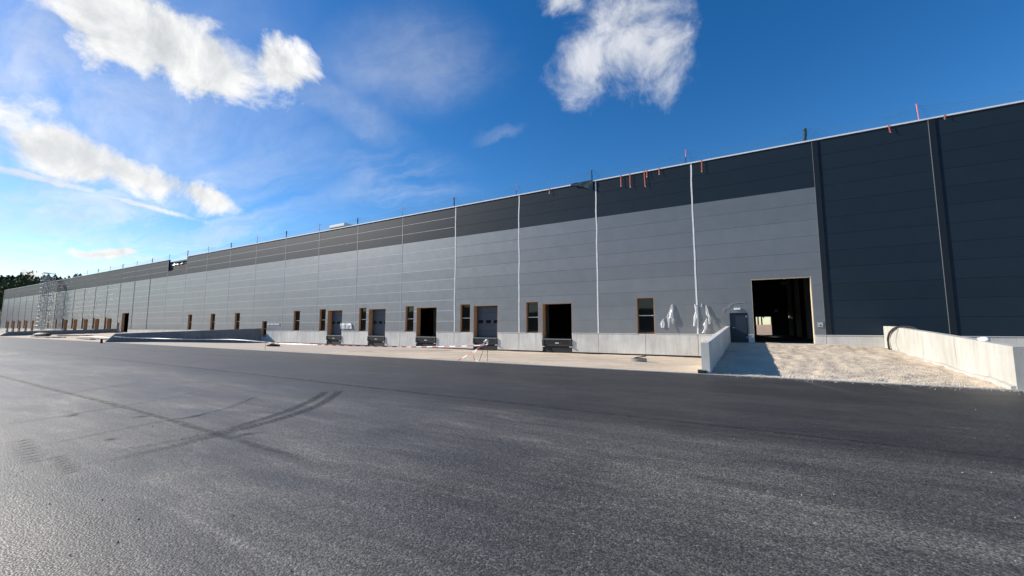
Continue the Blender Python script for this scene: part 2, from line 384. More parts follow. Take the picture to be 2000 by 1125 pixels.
for a, b in ((-24.04, -29.9), (-29.93, -35.95), (-35.98, -41.9), (-41.93, -47.9), (-47.93, -53.9), (-53.93, -60.2)):
    n = 10; m = MB()
    prof = [(EDGE+.112+(D-EDGE-.1)*i/n, (BASE-.03)*sstep(i/n)+.004) for i in range(n+1)]
    m.prism([(a, y, z) for y, z in prof] + [(a, D-.0, -.7), (a, EDGE+.112, -.7)], (b-a, 0, 0))
    m.build('slab', 'slab_beige', slab)

# marks on the asphalt: thin films of rubber and dust, 4 mm above it
def ribbon(pts, wd, m, name='tyre_mark', fade=(0, 1, 1, 0), z=.004, jit=.0, lab=None):
    P = [Vector((p[0], p[1], 0)) for p in pts]; out = []
    for i in range(len(P)-1):                              # Catmull-Rom
        p0, p1, p2, p3 = P[max(i-1, 0)], P[i], P[i+1], P[min(i+2, len(P)-1)]
        for k in range(6):
            t = k/6; out.append(.5*((2*p1)+(p2-p0)*t+(2*p0-5*p1+4*p2-p3)*t*t+(3*p1-p0-3*p2+p3)*t**3))
    out.append(P[-1]); vs = []; fs = []; fd = []; n = len(out)
    for i, p in enumerate(out):
        t = (out[min(i+1, n-1)]-out[max(i-1, 0)]).normalized(); s = Vector((-t.y, t.x, 0))
        ww = wd*(1+jit*mnoise.noise(p*1.3)); u = i/(n-1)*(len(fade)-1); k = min(int(u), len(fade)-2); f = fade[k]+(fade[k+1]-fade[k])*(u-k)
        for q, e in ((-.5, 0), (-.25, 1), (.25, 1), (.5, 0)):
            vs.append(p + s*ww*q + Vector((0, 0, z))); fd.append(f*e)
    for i in range(n-1):
        for k in range(3): fs.append((i*4+k, (i+1)*4+k, (i+1)*4+k+1, i*4+k+1))
    return MB().add(vs, fs).build(name, m, asph, fade=fd)
px = lambda pts: [onZ(x, y)[:2] for x, y in pts]
ribbon(px([(663, 764), (642, 780), (602, 800), (522, 825), (432, 848), (332, 873), (232, 895), (150, 906)]), .26, 'tyre_black', fade=(1, 1, 1, .8, .6, .35, 0))
ribbon(px([(635, 766), (612, 780), (562, 802), (482, 828), (402, 850), (302, 868), (182, 890)]), .24, 'tyre_black', fade=(1, 1, .9, .75, .5, .35, 0), z=.008)
ribbon(px([(497, 776), (450, 795), (380, 812), (300, 826), (180, 850), (40, 880)]), .16, 'tyre_black', fade=(.5, .5, .35, .4, .4, 0), z=.006)
ribbon(px([(420, 755), (330, 778), (200, 800), (60, 822), (-60, 838)]), .22, 'tyre_black', fade=(0, .2, .3, .25, 0), z=.007)
ribbon(px([(300, 742), (240, 752), (120, 770), (0, 778)]), .3, 'tyre_black', fade=(0, .2, .25, .2, 0), z=.009)
for i in range(9):
    x0 = 8+i*3; y0 = 861+i*5.0
    ribbon(px([(x0+rng.uniform(-4, 4), y0+6), (x0+35, y0), (x0+62+rng.uniform(-8, 8), y0-5)]), .055, 'scuff', 'rubber_scuff', (0, .9, 0), .010+.0003*i)
for i in range(8):
    x0 = 84+i*4; y0 = 893+i*4.2
    ribbon(px([(x0+rng.uniform(-4, 4), y0+4), (x0+25, y0), (x0+52+rng.uniform(-8, 8), y0-5)]), .06, 'scuff', 'rubber_scuff', (0, .8, 0), .010+.0003*i)
for (a, b, c2) in (((345, 820), (385, 812), (410, 806)), ((455, 856), (480, 848), (520, 846)), ((250, 817), (275, 814), (300, 812)), ((200, 860), (215, 858), (232, 856)), ((110, 815), (140, 812), (150, 806))):
    ribbon(px([a, b, c2]), .13, 'scuff', 'rubber_scuff', (0, .8, 0), .012)
ribbon([(-70, 3.45), (-22, 3.42), (-12, 3.46), (-7.3, 3.36), (-5, 3.31)], .17, 'seam_dark', 'paving_seam', (.3, .5, .65, .6, .3), .005, jit=.5)
ribbon([(-5.2, 3.31), (-3.4, 3.37), (-2.6, 3.39), (-1.9, 3.41), (0, 3.44), (4, 3.42)], .07, 'seam_pale', 'paving_seam', (0, .7, 1, .6, .9, .3, 0), .005)
ribbon([(-80, 12.3), (-31, 12.25), (-22, 12.2), (-10, 12.1), (0, 12.0)], .10, 'seam_dark', 'paving_seam', (.8, .9, .6, .3, 0), .005)
ribbon([(-60, 8.1), (-20, 8.05), (-9, 7.95), (2, 7.9), (14, 7.8)], .16, 'seam_dark', 'paving_seam', (.3, .7, .8, .5, .2), .005)
for pts, wd, fd in (([(1200, 975), (1280, 979), (1340, 981)], .10, (0, 1, .8, 0)), ([(1080, 990), (1160, 992), (1200, 996)], .08, (0, 1, 0)), ([(1540, 998), (1700, 1000), (1770, 1004)], .06, (0, .8, .9, 0)), ([(1850, 1012), (1930, 1018), (2040, 1026)], .08, (0, .8, 0)),
                    ([(1560, 742), (1600, 752), (1650, 765), (1710, 778)], .5, (1, .6, .3, 0)), ([(1735, 752), (1770, 762), (1800, 772)], .5, (.8, .6, 0)), ([(1850, 835), (1900, 840), (1980, 852)], .3, (0, .6, 0)), ([(1380, 912), (1420, 918), (1450, 925)], .12, (0, .8, 0)),
                    ([(1640, 1065), (1700, 1075), (1730, 1080)], .12, (0, .7, 0)), ([(1300, 1105), (1360, 1120), (1390, 1140)], .2, (0, .6, 0)), ([(1800, 955), (1860, 965), (1920, 972)], .15, (0, .7, 0))):
    ribbon(px(pts), wd, 'dust_pale', 'dust_streak', fd, .011)

# loose stones on the asphalt
def stone(m, p, r, mi=0):
    vs = []; 
    for (a, b, c2) in ((1, 0, 0), (-1, 0, 0), (0, 1, 0), (0, -1, 0), (0, 0, 1), (0, 0, -1)):
        k = r*rng.uniform(.6, 1.25); vs.append((p[0]+a*k, p[1]+b*k, p[2]+c2*k*.75))
    m.add(vs, [(0, 2, 4), (2, 1, 4), (1, 3, 4), (3, 0, 4), (2, 0, 5), (1, 2, 5), (3, 1, 5), (0, 3, 5)], mi)
peb = MB()
for (x, y) in ((18, 927), (32, 930), (44, 922), (298, 833), (385, 850), (355, 859), (102, 966), (271, 1015), (456, 1008), (97, 985), (200, 977), (230, 1060), (136, 1086), (1013, 1004), (187, 1120)):
    p = onZ(x, y); stone(peb, (p.x, p.y, .006), .008*rng.uniform(.8, 1.5))
for i in range(60):
    X = rng.uniform(-14, 12); Y = rng.uniform(1.5, 15); stone(peb, (X, Y, .006), rng.uniform(.003, .007))
kind(peb.build('loose_stones', 'stone_dark'), 'stuff', 'scattered dark stone crumbs on the asphalt')
peb = MB()
for (x, y) in ((684, 876), (548, 1014), (568, 1115), (487, 1014), (1434, 858), (1193, 885), (1906, 801), (1880, 924), (1937, 924), (1566, 968), (1629, 967), (1983, 1012), (1984, 1098)):
    p = onZ(x, y); stone(peb, (p.x, p.y, .007), .011*rng.uniform(.7, 1.3))
for i in range(160):
    X = rng.uniform(-12, 14); Y = rng.uniform(1.5, 15.8); stone(peb, (X, Y, .006), rng.uniform(.003, .008))
kind(peb.build('loose_stones', 'stone_white'), 'stuff', 'scattered white stone chips on the asphalt')

# gravel ramp up to the big gate
XL0, XL1, XR0, XR1 = -1.10, -.80, 6.3, 7.4
def ramp_z(X, Y):
    v = (Y-EDGE)/(D-EDGE)
    z = FLOOR*min(1, v*1.05)
    side = sstep((X-4.5)/3.0)*v; z -= .15*side
    e = min(1, max(0, (Y-EDGE-.1)/.6))
    return z-.02 + e*(.05*mnoise.noise(Vector((X*.5, Y*.5, 1)))+.07*mnoise.noise(Vector((X*1.7, Y*1.5, 5)))+.040*mnoise.noise(Vector((X*4.0, Y*4.0, 9)))) + .02*e
def fn(u, v):
    Y = EDGE+.11+(D+.15-EDGE-.11)*v; k = (Y-EDGE)/(D-EDGE)
    a = XL0+(XL1-XL0)*k-.05; b = XR0+(XR1-XR0)*k+.15; X = a+(b-a)*u
    return (X, Y, ramp_z(X, Y))
ramp = kind(MB().grid(fn, 110, 170).build('ramp', 'ramp_soil', smooth=True), 'structure', 'gravel ramp rising to the open gate between concrete walls')
st = MB()
for i in range(26000):
    Y = EDGE+.15+(D-.2-EDGE)*rng.random()**1.5; k = (Y-EDGE)/(D-EDGE)
    X = rng.uniform(XL0+(XL1-XL0)*k+.03, XR0+(XR1-XR0)*k-.03)
    dens = .35+.9*mnoise.noise(Vector((X*.35, Y*.35, 20)))+.5*(1-k)-.45*sstep((X-3.5)/3)
    if rng.random() > dens: continue
    stone(st, (X, Y, ramp_z(X, Y)+.004), rng.uniform(.008, .024))
kind(st.build('crushed_stone', 'crushed', ramp), 'stuff')
sp = MB()
for i in range(200):
    X = rng.uniform(-1.0, 6.4); Y = EDGE-abs(rng.gauss(0, .28)); r_ = rng.uniform(.006, .018); stone(sp, (X, Y, r_*.5), r_)
for i in range(250):
    X = rng.uniform(-24, -1.4); Y = EDGE-abs(rng.gauss(0, .12)); r_ = rng.uniform(.005, .013); stone(sp, (X, Y, r_*.5), r_)
kind(sp.build('loose_stones', 'crushed'), 'stuff', 'pale stones spilled over the kerb onto the asphalt')

# ------------------------------------------------------------------ the warehouse
J = lambda k: -2.88+7.5*k
bld = tag(empty('warehouse', (-80, D, BASE)), 'very long grey and anthracite panel-clad warehouse with loading docks under construction', 'warehouse')
ZP, ZD, ZT = 1.17, 10.95, 14.12
ROWH = (ZD-ZP)/9; ROWD = (ZT-ZD)/3
rows = [(ZP+i*ROWH, ZP+(i+1)*ROWH, 0) for i in range(9)] + [(ZD+i*ROWD, ZD+(i+1)*ROWD, 1) for i in range(3)]
XEND = J(-29)
edges = [J(k) for k in range(-29, 2)] + [10.3, 17.8, 25.3, 32.8, 40.3]
OPEN = []                                               # (x0, x1, z0, z1, type)
for k in (-2, -3, -4, -5, -6):
    OPEN.append((J(k)+.73, J(k)+1.98, ZP+.02, 3.94, 'window'))
    OPEN.append((J(k)+2.38, J(k)+5.18, .67, 3.73, {-2: 'dock_open', -3: 'dock', -4: 'dock_open', -5: 'dock', -6: 'dock'}[k]))
OPEN.append((-7.23, -5.91, ZP+.02, 3.97, 'window'))
OPEN.append((-52.7, -51.3, ZP+.02, 3.84, 'window'))
OPEN.append((-60.2, -59.0, .27, 2.5, 'window_low'))
for a in (-67.85, -75.4, -83.3): OPEN.append((a, a+1.45, ZP+.02, 3.80, 'window'))
OPEN.append((-113.1, -109.4, .45, 4.55, 'gate_far'))
OPEN.append((-115.3, -114.2, .84, 2.5, 'window_low'))
for k in range(-16, -21, -1):
    OPEN.append((J(k)-.1, J(k)+1.15, ZP+.02, 3.75, 'window')); OPEN.append((J(k)+1.45, J(k)+4.15, .67, 3.5, 'dock_open'))
for a in (-158.6, -166.0): OPEN.append((a, a+1.3, ZP+.02, 3.6, 'window'))
OPEN.append((-182.0, -179.4, .67, 3.5, 'dock_open'))
for k in range(-25, -29, -1):
    OPEN.append((J(k)-.1, J(k)+1.15, ZP+.02, 3.75, 'window')); OPEN.append((J(k)+1.45, J(k)+4.15, .67, 3.5, 'dock_open'))
GATE = (.64, 4.03, FLOOR, 4.98); OPEN.append((*GATE, 'gate'))
PDOOR = (-.78, .31, FLOOR+.03, 2.67); OPEN.append((*PDOOR, 'pdoor'))
NOTCH = (J(-12), J(-11), ZD+ROWD, ZT)
holes = [o[:4] for o in OPEN]
pits = [(o[0], o[1], BASE-.2, .67) for o in OPEN if o[4].startswith('dock')]

# cladding: one object per panel; uncut panels share their mesh
shared = {}
def panel(x0, x1, z0, z1, m):
    ch = .005 if x1 < -60 else .010
    key = (round(x1-x0, 3), round(z1-z0, 3), m, ch)
    rs = [(x0+.012, x1-.012, z0+.003, z1-.003)]
    for hl in holes + [NOTCH]: rs = rect_sub(rs, hl)
    if not rs: return None
    if len(rs) == 1 and abs(rs[0][1]-rs[0][0]-(x1-x0-.024)) < 1e-6 and abs(rs[0][3]-rs[0][2]-(z1-z0-.006)) < 1e-6:
        if key in shared:
            return link(bpy.data.objects.new('panel', shared[key]), Vector(((x0+x1)/2, D+.05, z0+.003)), bld)
        mb = MB().cham(*rs[0][:2], D, D+.1, *rs[0][2:], ch); o = mb.build('panel', m, bld); shared[key] = o.data; return o
    for r in rs: MB().cham(r[0], r[1], D, D+.1, r[2], r[3], .004).build('panel', m, bld)
nb = len(edges)-1
far = {0: MB(), 1: MB()}
for i in range(nb):
    x0, x1 = edges[i], edges[i+1]
    near = -160 < (x0+x1)/2 < 18
    for (z0, z1, dk) in rows:
        m = 1 if (dk or x0 > 4.5) else 0
        if near: panel(x0, x1, z0, z1, ('panel_silver', 'panel_dark')[m])
        else:
            rs = [(x0+.012, x1-.012, z0+.006, z1-.006)]
            for hl in holes: rs = rect_sub(rs, hl)
            for r in rs: far[m].cham(r[0], r[1], D, D+.1, r[2], r[3], .005)
for m in (0, 1): kind(far[m].build('far_panels', ('panel_silver', 'panel_dark')[m], bld), 'stuff')
# concrete plinth elements, two to a bay
for i in range(nb):
    x0, x1 = edges[i], edges[i+1]; n = 2
    for q in range(n):
        a = x0+(x1-x0)*q/n; b = x0+(x1-x0)*(q+1)/n
        rs = [(a+.012, b-.012, BASE+.07, ZP-.03)]
        for hl in holes+pits: rs = rect_sub(rs, hl)
        if not rs: continue
        for r in rs: MB().cham(r[0], r[1], D-.015, D+.2, r[2], r[3], .012 if len(rs) == 1 else .004).build('plinth_panel', 'concrete', bld)
rs = [(XEND, 40.3, ZP-.03, ZP)]
for hl in holes+pits: rs = rect_sub(rs, (hl[0]-.001, hl[1]+.001, hl[2]-.05, hl[3]))
for r in rs: MB().box(r[0], r[1], D-.05, D+.02, r[2], r[3]-.004).build('drip_sill', 'white_paint', bld)
rs = [(XEND, 40.3, BASE-.2, BASE+.07)]
for hl in pits: rs = rect_sub(rs, hl)
for r in rs: MB().box(r[0], r[1], D+.01, D+.2, r[2], r[3]).build('footing_strip', 'bitumen', bld)
# structural core behind the cladding
rs = [(XEND+.1, 40.2, BASE-.1, ZT)]
for hl in holes+pits+[NOTCH]: rs = rect_sub(rs, hl)
mb = MB()
for r in rs: mb.box(r[0], r[1], D+.103 if r[2] > ZP-.1 else D+.203, D+.30, r[2], r[3])
mb.build('wall_core', 'core', bld)
# joints between bays
def wavy(xc, wd, z0, z1, m, y=D-.012, amp=.03, seed=0):
    n = 40; vs = []; fs = []
    for i in range(n+1):
        z = z0+(z1-z0)*i/n; c2 = xc+amp*mnoise.noise(Vector((seed*3.1, z*.55, 0))); h2 = wd/2*(1+.25*mnoise.noise(Vector((seed, z*2.3, 4))))
        vs += [(c2-h2, y+.03, z), (c2-h2, y, z), (c2+h2, y, z), (c2+h2, y+.03, z)]
    for i in range(n):
        for k in range(3): fs.append((i*4+k, i*4+k+1, i*4+k+5, i*4+k+4))
    MB().add(vs, fs).build('joint_tape', m, bld)
for k in range(0, -4, -1): wavy(J(k), .10, ZP, ZT, 'white_tape', seed=k+9, amp=.06)
for k in range(-4, -13, -1): MB().box(J(k)-.035, J(k)+.035, D-.012, D+.05, ZP, ZT-.01).build('joint_strip', 'grey_tape', bld)
for k in range(-13, -29, -1): MB().box(J(k)-.07, J(k)+.07, D-.03, D+.05, ZP, ZD).build('cover_profile', 'cap_dark', bld)
for k in range(-15, -3):                                  # sun glint along the far bays' horizontal joints, put in as pale strips
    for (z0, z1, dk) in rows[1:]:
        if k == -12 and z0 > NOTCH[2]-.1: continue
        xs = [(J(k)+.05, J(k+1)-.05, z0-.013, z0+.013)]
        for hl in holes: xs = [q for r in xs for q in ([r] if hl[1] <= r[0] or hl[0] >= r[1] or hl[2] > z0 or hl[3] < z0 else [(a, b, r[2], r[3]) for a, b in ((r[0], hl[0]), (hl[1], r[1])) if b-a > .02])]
        for r in xs: MB().box(r[0], r[1], D-.003, D+.03, r[2], r[3]).build('joint_glint', 'glint_pale', bld)
for X in (J(1)+.02, 10.3, 17.8, 25.3, 32.8):
    MB().box(X-.02, X+.26, D-.04, D+.05, ZP, ZT-.005).build('cover_profile', 'cap_dark', bld)  # cap made wide and dark to take in its shadow on the wall
    MB().box(X-.045, X-.023, D-.045, D+.05, ZP, ZT-.005).build('profile_lit_edge', 'edge_lit', bld)  # sunlit left side of the profile, put in as a lighter strip
MB().box(XEND-.12, XEND+.10, D-.06, D+.3, BASE, ZT).build('corner_profile', 'grey_tape', bld)
# coping in lengths, missing at the notch
for i in range(nb):
    if abs(edges[i]-J(-12)) < .1: continue
    MB().box(edges[i]+.003, edges[i+1]-.003, D-.06, D+.42, ZT, ZT+.085).build('coping', 'coping', bld)
# roof, floor, rear and end walls
YB = 65.8; ZR = 13.55
rs = [(XEND+.2, 40.1, D+.31, YB)]
SUN_HOLES = [(-23.9, -22.9, 54.6, 56.2), (-23.2, -22.0, 46.4, 48.2), (-9.7, -8.6, 57.9, 58.7), (-16.1, -15.3, 57.3, 58.0)]  # unseen roof openings, added and aimed to drop sun on floor and boxes
for hl in SUN_HOLES: rs = rect_sub(rs, hl)
mb = MB()
for r in rs: mb.box(r[0], r[1], r[2], r[3], ZR, ZR+.25)
mb.build('roof', 'interior', bld)
MB().box(XEND+.2, 40.1, D+.205, YB, -.3, FLOOR).build('floor_slab', 'slab_floor', bld)
rs = [(XEND+.2, 40.1, -.6, ZT-.1)]; rs = rect_sub(rs, (1.65, 3.45, FLOOR, 3.05))
mb = MB()
for r in rs: mb.box(r[0], r[1], YB+.003, YB+.3, r[2], r[3])
mb.build('rear_wall', 'interior', bld)
MB().box(XEND+.0, XEND+.197, D+.303, YB, -.6, ZT-.01).build('end_wall', 'panel_silver', bld)
MB().box(40.103, 40.3, D+.303, YB, -.6, ZT-.01).build('end_wall', 'panel_dark', bld)
for X in (5.4, -5.2, -17.9, -32.9, -47.9):
    for Y in (D+6, D+14, D+22, D+30):
        MB().box(X-.22, X+.22, Y-.22, Y+.22, FLOOR, ZR).build('column', 'concrete', bld)
MB().box(4.35, 4.95, 59.6, 60.0, 6.85, 7.25).build('ceiling_unit', 'lamp_white', bld)
MB().box(3.5, 3.9, 59.6, 60.0, 3.5, 3.85).build('ceiling_unit', 'lamp_white', bld)
MB().box(NOTCH[0], NOTCH[1], D+.303, D+.6, NOTCH[2]-.3, NOTCH[2]+1.1).build('roof_edge_beam', 'core', bld)
def fn(u, v): 
    X = NOTCH[0]+.2+(NOTCH[1]-NOTCH[0]-.4)*u
    return (X, D+.22+.5*v+.12*mnoise.noise(Vector((X*1.1, v*3, 2))), NOTCH[2]+1.1+.35*mnoise.noise(Vector((X*.9, v*2, 0)))+.25*v)
MB().grid(fn, 30, 4).build('torn_foil', 'foil', bld)

# docks, windows, doors
def lining(x0, x1, z0, z1, depth, m, par, t=.06, bottom=False):
    a = D+.004
    for nm, bx in (('jamb', (x0, x0+t, a, D+depth, z0, z1)), ('jamb', (x1-t, x1, a, D+depth, z0, z1)), ('lintel', (x0+t, x1-t, a+.002, D+depth, z1-t, z1))):
        MB().box(*bx).build(nm, m, par)
    if bottom: MB().box(x0+t, x1-t, a, D+depth, z0, z0+t*.6).build('sill', m, par)
for (x0, x1, z0, z1, ty) in OPEN:
    if ty.startswith('window'):
        wn = MB().box(x0+.06, x1-.06, D+.37, D+.39, z0+.04, z1-.06).build('window', 'core', bld)
        lining(x0, x1, z0, z1, .37, 'timber', wn, .022, True)
        a, b = x0+.022, x1-.022; y = D+.24
        for bx in ((a, a+.07, z0, z1-.022), (b-.07, b, z0, z1-.022), (a+.07, b-.07, z1-.12, z1-.022), (a+.07, b-.07, z0+.03, z0+.10)):
            MB().box(bx[0], bx[1], y, y+.07, bx[2], bx[3]).build('frame', 'timber_dark', wn)
        zm = z0+(z1-z0)*.485
        MB().box(a+.07, b-.07, y-.004, y+.06, zm, zm+.06).build('transom', 'galv', wn)
        MB().box(a+.07, b-.07, y+.03, y+.04, z0+.10, zm).build('pane', 'glass_dark', wn)
        MB().box(a+.07, b-.07, y+.03, y+.04, zm+.06, z1-.12).build('pane', 'glass_dark', wn)
    elif ty.startswith('dock'):
        dk = MB().box(x0+.05, x1-.05, D+.06, D+.5, BASE-.1, -.02).build('dock_leveller', 'rubber', bld)
        lining(x0, x1, .67, z1, .60, 'timber', dk, .022)
        MB().box(x0+.12, x1-.12, D+.02, D+2.2, .60, .667).build('deck_plate', 'steel_black', dk)
        MB().box(x0+.20, x1-.20, D-.09, D+.05, .16, .595).build('front_skirt', 'steel_black', dk)
        MB().box(x0+.10, x1-.10, D-.10, D+.02, .598, .625).build('lip', 'galv', dk)
        for s in (0, 1):
            bx0 = x0+.0 if s == 0 else x1-.20
            MB().cham(bx0, bx0+.20, D-.115, D+.05, .02, .59, .02).build('bumper', 'rubber', dk)
            MB().box(bx0-.01, bx0+.24, D-.15, D+.05, -.05, -.005).build('bracket', 'white_paint', dk)
        if x0 > -60:
            xm = (x0+x1)/2
            for q in range(4): MB().box(xm-.14+q*.085, xm-.075+q*.085, D-.098, D-.088, .24, .32).build('maker_mark', 'white_paint', dk)
            for q in range(3): MB().box(xm+.22+q*.085, xm+.285+q*.085, D-.098, D-.088, .24, .32).build('maker_mark', 'maker_red', dk)
        if ty == 'dock':
            dr = MB().box(x0+.07, x1-.07, D+.605, D+.615, .67, z1-.07).build('dock_door', 'door_slate', bld)
            n = 5; hh = (z1-.07-.70)/n
            for q in range(n):
                MB().cham(x0+.075, x1-.075, D+.555, D+.60, .70+q*hh+.005, .70+(q+1)*hh-.005, .012).build('section', 'door_slate', dr)
            for q in range(3):
                xc = x0+.5+q*(x1-x0-1.0)/2
                MB().cham(xc-.28, xc+.28, D+.543, D+.56, .70+2.25*hh, .70+2.78*hh, .006).build('pane', 'glass_dark', dr)
    elif ty == 'gate':
        g = MB().box(x0, x1, D+.1, D+.5, FLOOR-.06, FLOOR+.003).build('gate_threshold', 'concrete', bld)
        lining(x0, x1, z0, z1, .40, 'timber_pale', g, .03)
    elif ty == 'gate_far':
        g = MB().box(x0, x1, D+.1, D+.5, z0-.06, z0+.003).build('gate_threshold', 'concrete', bld)
        lining(x0, x1, z0, z1, .45, 'timber', g, .04)
    elif ty == 'pdoor':
        d = MB().cham(x0+.05, x1-.05, D+.05, D+.11, z0+.02, z1-.05, .008).build('door', 'door_navy', bld)
        for bx in ((x0, x0+.05, z0, z1), (x1-.05, x1, z0, z1), (x0+.05, x1-.05, z1-.05, z1)):
            MB().box(bx[0], bx[1], D-.02, D+.12, bx[2], bx[3]).build('door_frame', 'cap_dark', d)
        MB().box(x0+.02, x1+.02, D-.06, D+.1, z0-.10, z0+.0).build('threshold', 'timber', d)
        MB().tube([(x0+.16, D+.05, z0+1.03), (x0+.16, D-.0, z0+1.03), (x0+.30, D-.0, z0+1.03)], .012).build('handle', 'galv', d)
        for q in (.3, 1.75): MB().box(x1-.10, x1-.045, D+.03, D+.052, z0+q, z0+q+.12).build('hinge', 'galv', d)
MB().cham(-.47, -.09, D-.09, D-.002, 2.88, 3.01, .015).build('wall_lamp', 'lamp_white', bld)
bx = MB().cham(4.20, 4.52, D-.05, D-.002, 1.64, 2.01, .012).build('socket_box', 'panel_silver', bld)
MB().box(4.24, 4.48, D-.056, D-.052, 1.68, 1.97).build('cover', 'galv', bx)
MB().tube([(4.36, D-.075, 1.78), (4.36, D-.05, 1.78)], .05, 10).build('knob', 'core', bx)

# ------------------------------------------------------------------ ramp walls
def wall_slab(name, prof, xin, t, label, m='concrete_pale', joints=()):
    """prof: (Y, ztop, zbottom); xin(Y) the inner face; t signed thickness; split into cast lengths"""
    o = tag(empty(name, (xin(24)+t/2, 24, -.6)), label, 'retaining wall')
    ys = sorted(set([p[0] for p in prof] + list(joints)))
    def zt(Y):
        for (a, za, _), (b, zb, _) in zip(prof, prof[1:]):
            if a <= Y <= b: return za+(zb-za)*(Y-a)/(b-a)
        return prof[-1][1]
    cuts = [prof[0][0]] + list(joints) + [prof[-1][0]]
    for a, b in zip(cuts, cuts[1:]):
        yy = [y for y in ys if a <= y <= b]; c = .02; g = .006; mb = MB(); vs = []; fs = []
        for i, Y in enumerate(yy):
            Yg = Y + (g if i == 0 and Y != prof[0][0] else 0) - (g if i == len(yy)-1 and Y != prof[-1][0] else 0)
            x = xin(Y); z = zt(Y); s = 1 if t > 0 else -1
            vs += [(x, Yg, -.6), (x, Yg, z-c), (x+s*c, Yg, z), (x+t-s*c, Yg, z), (x+t, Yg, z-c), (x+t, Yg, -.6)]
        for i in range(len(yy)-1):
            for k in range(6): fs.append((i*6+k, i*6+(k+1) % 6, i*6+6+(k+1) % 6, i*6+6+k))
        fs.append(tuple(range(6))[::-1]); fs.append(tuple(len(vs)-6+k for k in range(6)))
        mb.add(vs, fs); mb.build('wall_section', m, o)
    return o
lerp = lambda a, b, Y: a+(b-a)*(Y-EDGE)/(D-EDGE)
wall_slab('ramp_wall', [(EDGE+.15, 1.12, 0), (17.0, 1.15, 0), (D-.06, 1.73, 0)], lambda Y: lerp(XL0, XL1, Y), -.27,
          'pale concrete ramp wall beside the dark personnel door', 'concrete', joints=(22.0, 27.2))
rw = wall_slab('ramp_wall', [(16.25, 1.16, 0), (17.4, 1.2, 0), (21.7, 1.385, 0), (30.8, 1.72, 0), (D-.06, 1.73, 0)], lambda Y: lerp(XR0, XR1, Y), .30,
          'pale concrete ramp wall with a black hose looped over it', joints=(20.6, 24.6, 28.6))
fo = MB(); yy = [EDGE+.2+i*(D-.1-EDGE-.2)/12 for i in range(13)]; vs = []
for Y in yy:
    x = lerp(XR0, XR1, Y); zz = ramp_z(x-.2, Y)+.10*sstep((26-Y)/8)
    vs += [(x-.10, Y, -.5), (x-.10, Y, zz), (x-.002, Y, zz+.02), (x-.002, Y, -.5)]
fo.add(vs, [(i*4+k, i*4+(k+1) % 4, i*4+4+(k+1) % 4, i*4+4+k) for i in range(12) for k in range(4)] + [(3, 2, 1, 0)])
fo.build('footing', 'concrete_pale', rw)
wall_slab('ramp_wall', [(15.9+.3, .15, 0), (16.9, .93, 0), (D-.06, 1.45, 0)], lambda Y: -60.25, -.3, 'shaded concrete ramp wall with barrier tape running along it', 'concrete_shade_dull', joints=(20.5, 24.5, 28.5))
wall_slab('ramp_wall', [(16.9, .1, 0), (17.8, .78, 0), (D-.06, 1.27, 0)], lambda Y: -114.3, -.3, 'far shaded concrete ramp wall below the distant brown dock openings', 'concrete_shade_dull', joints=(22, 27))
# dark rubber foot piece at the ramp wall end
tag(MB().cham(-1.50, -1.22, EDGE+.02, EDGE+.36, .0, .13, .03).build('rubber_block', 'rubber'), 'small dark block at the foot of the ramp wall end', 'block')

# ------------------------------------------------------------------ hose, cable, bag on the right wall
def spline(P, n=8):
    P = [Vector(p) for p in P]; out = []
    for i in range(len(P)-1):
        p0, p1, p2, p3 = P[max(i-1, 0)], P[i], P[i+1], P[min(i+2, len(P)-1)]
        for k in range(n):
            t = k/n; out.append(.5*((2*p1)+(p2-p0)*t+(2*p0-5*p1+4*p2-p3)*t*t+(3*p1-p0-3*p2+p3)*t**3))
    return out+[P[-1]]
hx = lambda Y: lerp(XR0, XR1, Y)
hz = ramp_z(hx(30)-.2, 30)
def on_wall(x, y, off):                                   # photo pixel -> point just in front of the right ramp wall's inner face
    lo, hi = 16.0, 33.0
    for _ in range(40):
        mid = (lo+hi)/2; P = onY(x, y, mid)
        if P.x < hx(mid): lo = mid
        else: hi = mid
    P = onY(x, y, mid); P.x -= off; return P
W = [on_wall(x, y, o_) for x, y, o_ in ((1743, 683, .12), (1739, 672, .09), (1738, 661, .08), (1741, 651, .08), (1747, 643.5, .07), (1754, 639.5, .03))]
e = W[-1]
tag(MB().tube(spline([(W[0].x-.1, W[0].y-.6, ramp_z(W[0].x-.2, W[0].y-.6)+.05)] + W + [(e.x+.15, e.y-.5, e.z+.05), (e.x+.38, e.y-1.2, e.z-.05), (e.x+.46, e.y-1.6, e.z-.45), (e.x+.5, e.y-1.8, .2)]), .05, 10).build('hose', 'hose', smooth=True), 'thick black hose bent over the top of the ramp wall', 'hose')
W = [on_wall(x, y, .03) for x, y in ((1756, 684), (1752, 676), (1751, 664), (1753, 650), (1755, 643))]
e = W[-1]
tag(MB().tube(spline([(W[0].x-.12, W[0].y+.9, ramp_z(W[0].x-.2, W[0].y+.9)+.03), (W[0].x-.16, W[0].y+.3, ramp_z(W[0].x-.2, W[0].y+.3)+.03)] + W + [(e.x+.06, e.y-.1, e.z+.10), (e.x+.36, e.y-.5, e.z+.04), (e.x+.40, e.y-.6, e.z-.3)]), .014, 6).build('cable', 'cable', smooth=True), 'thin grey cable hanging beside the black hose', 'cable')
def lump(c, rx, ry, rz, m, name, seed, nu=14, nv=8):
    def fn(u, v):
        a = u*2*math.pi; b = math.pi*v; d = Vector((math.cos(a)*math.sin(b), math.sin(a)*math.sin(b), math.cos(b)))
        k = 1+.22*mnoise.noise(d*1.7+Vector((seed, 0, 0)))
        return (c[0]+d.x*rx*k, c[1]+d.y*ry*k, c[2]+max(d.z, -.75)*rz*k)
    return MB().grid(fn, nu, nv).build(name, m, smooth=True)
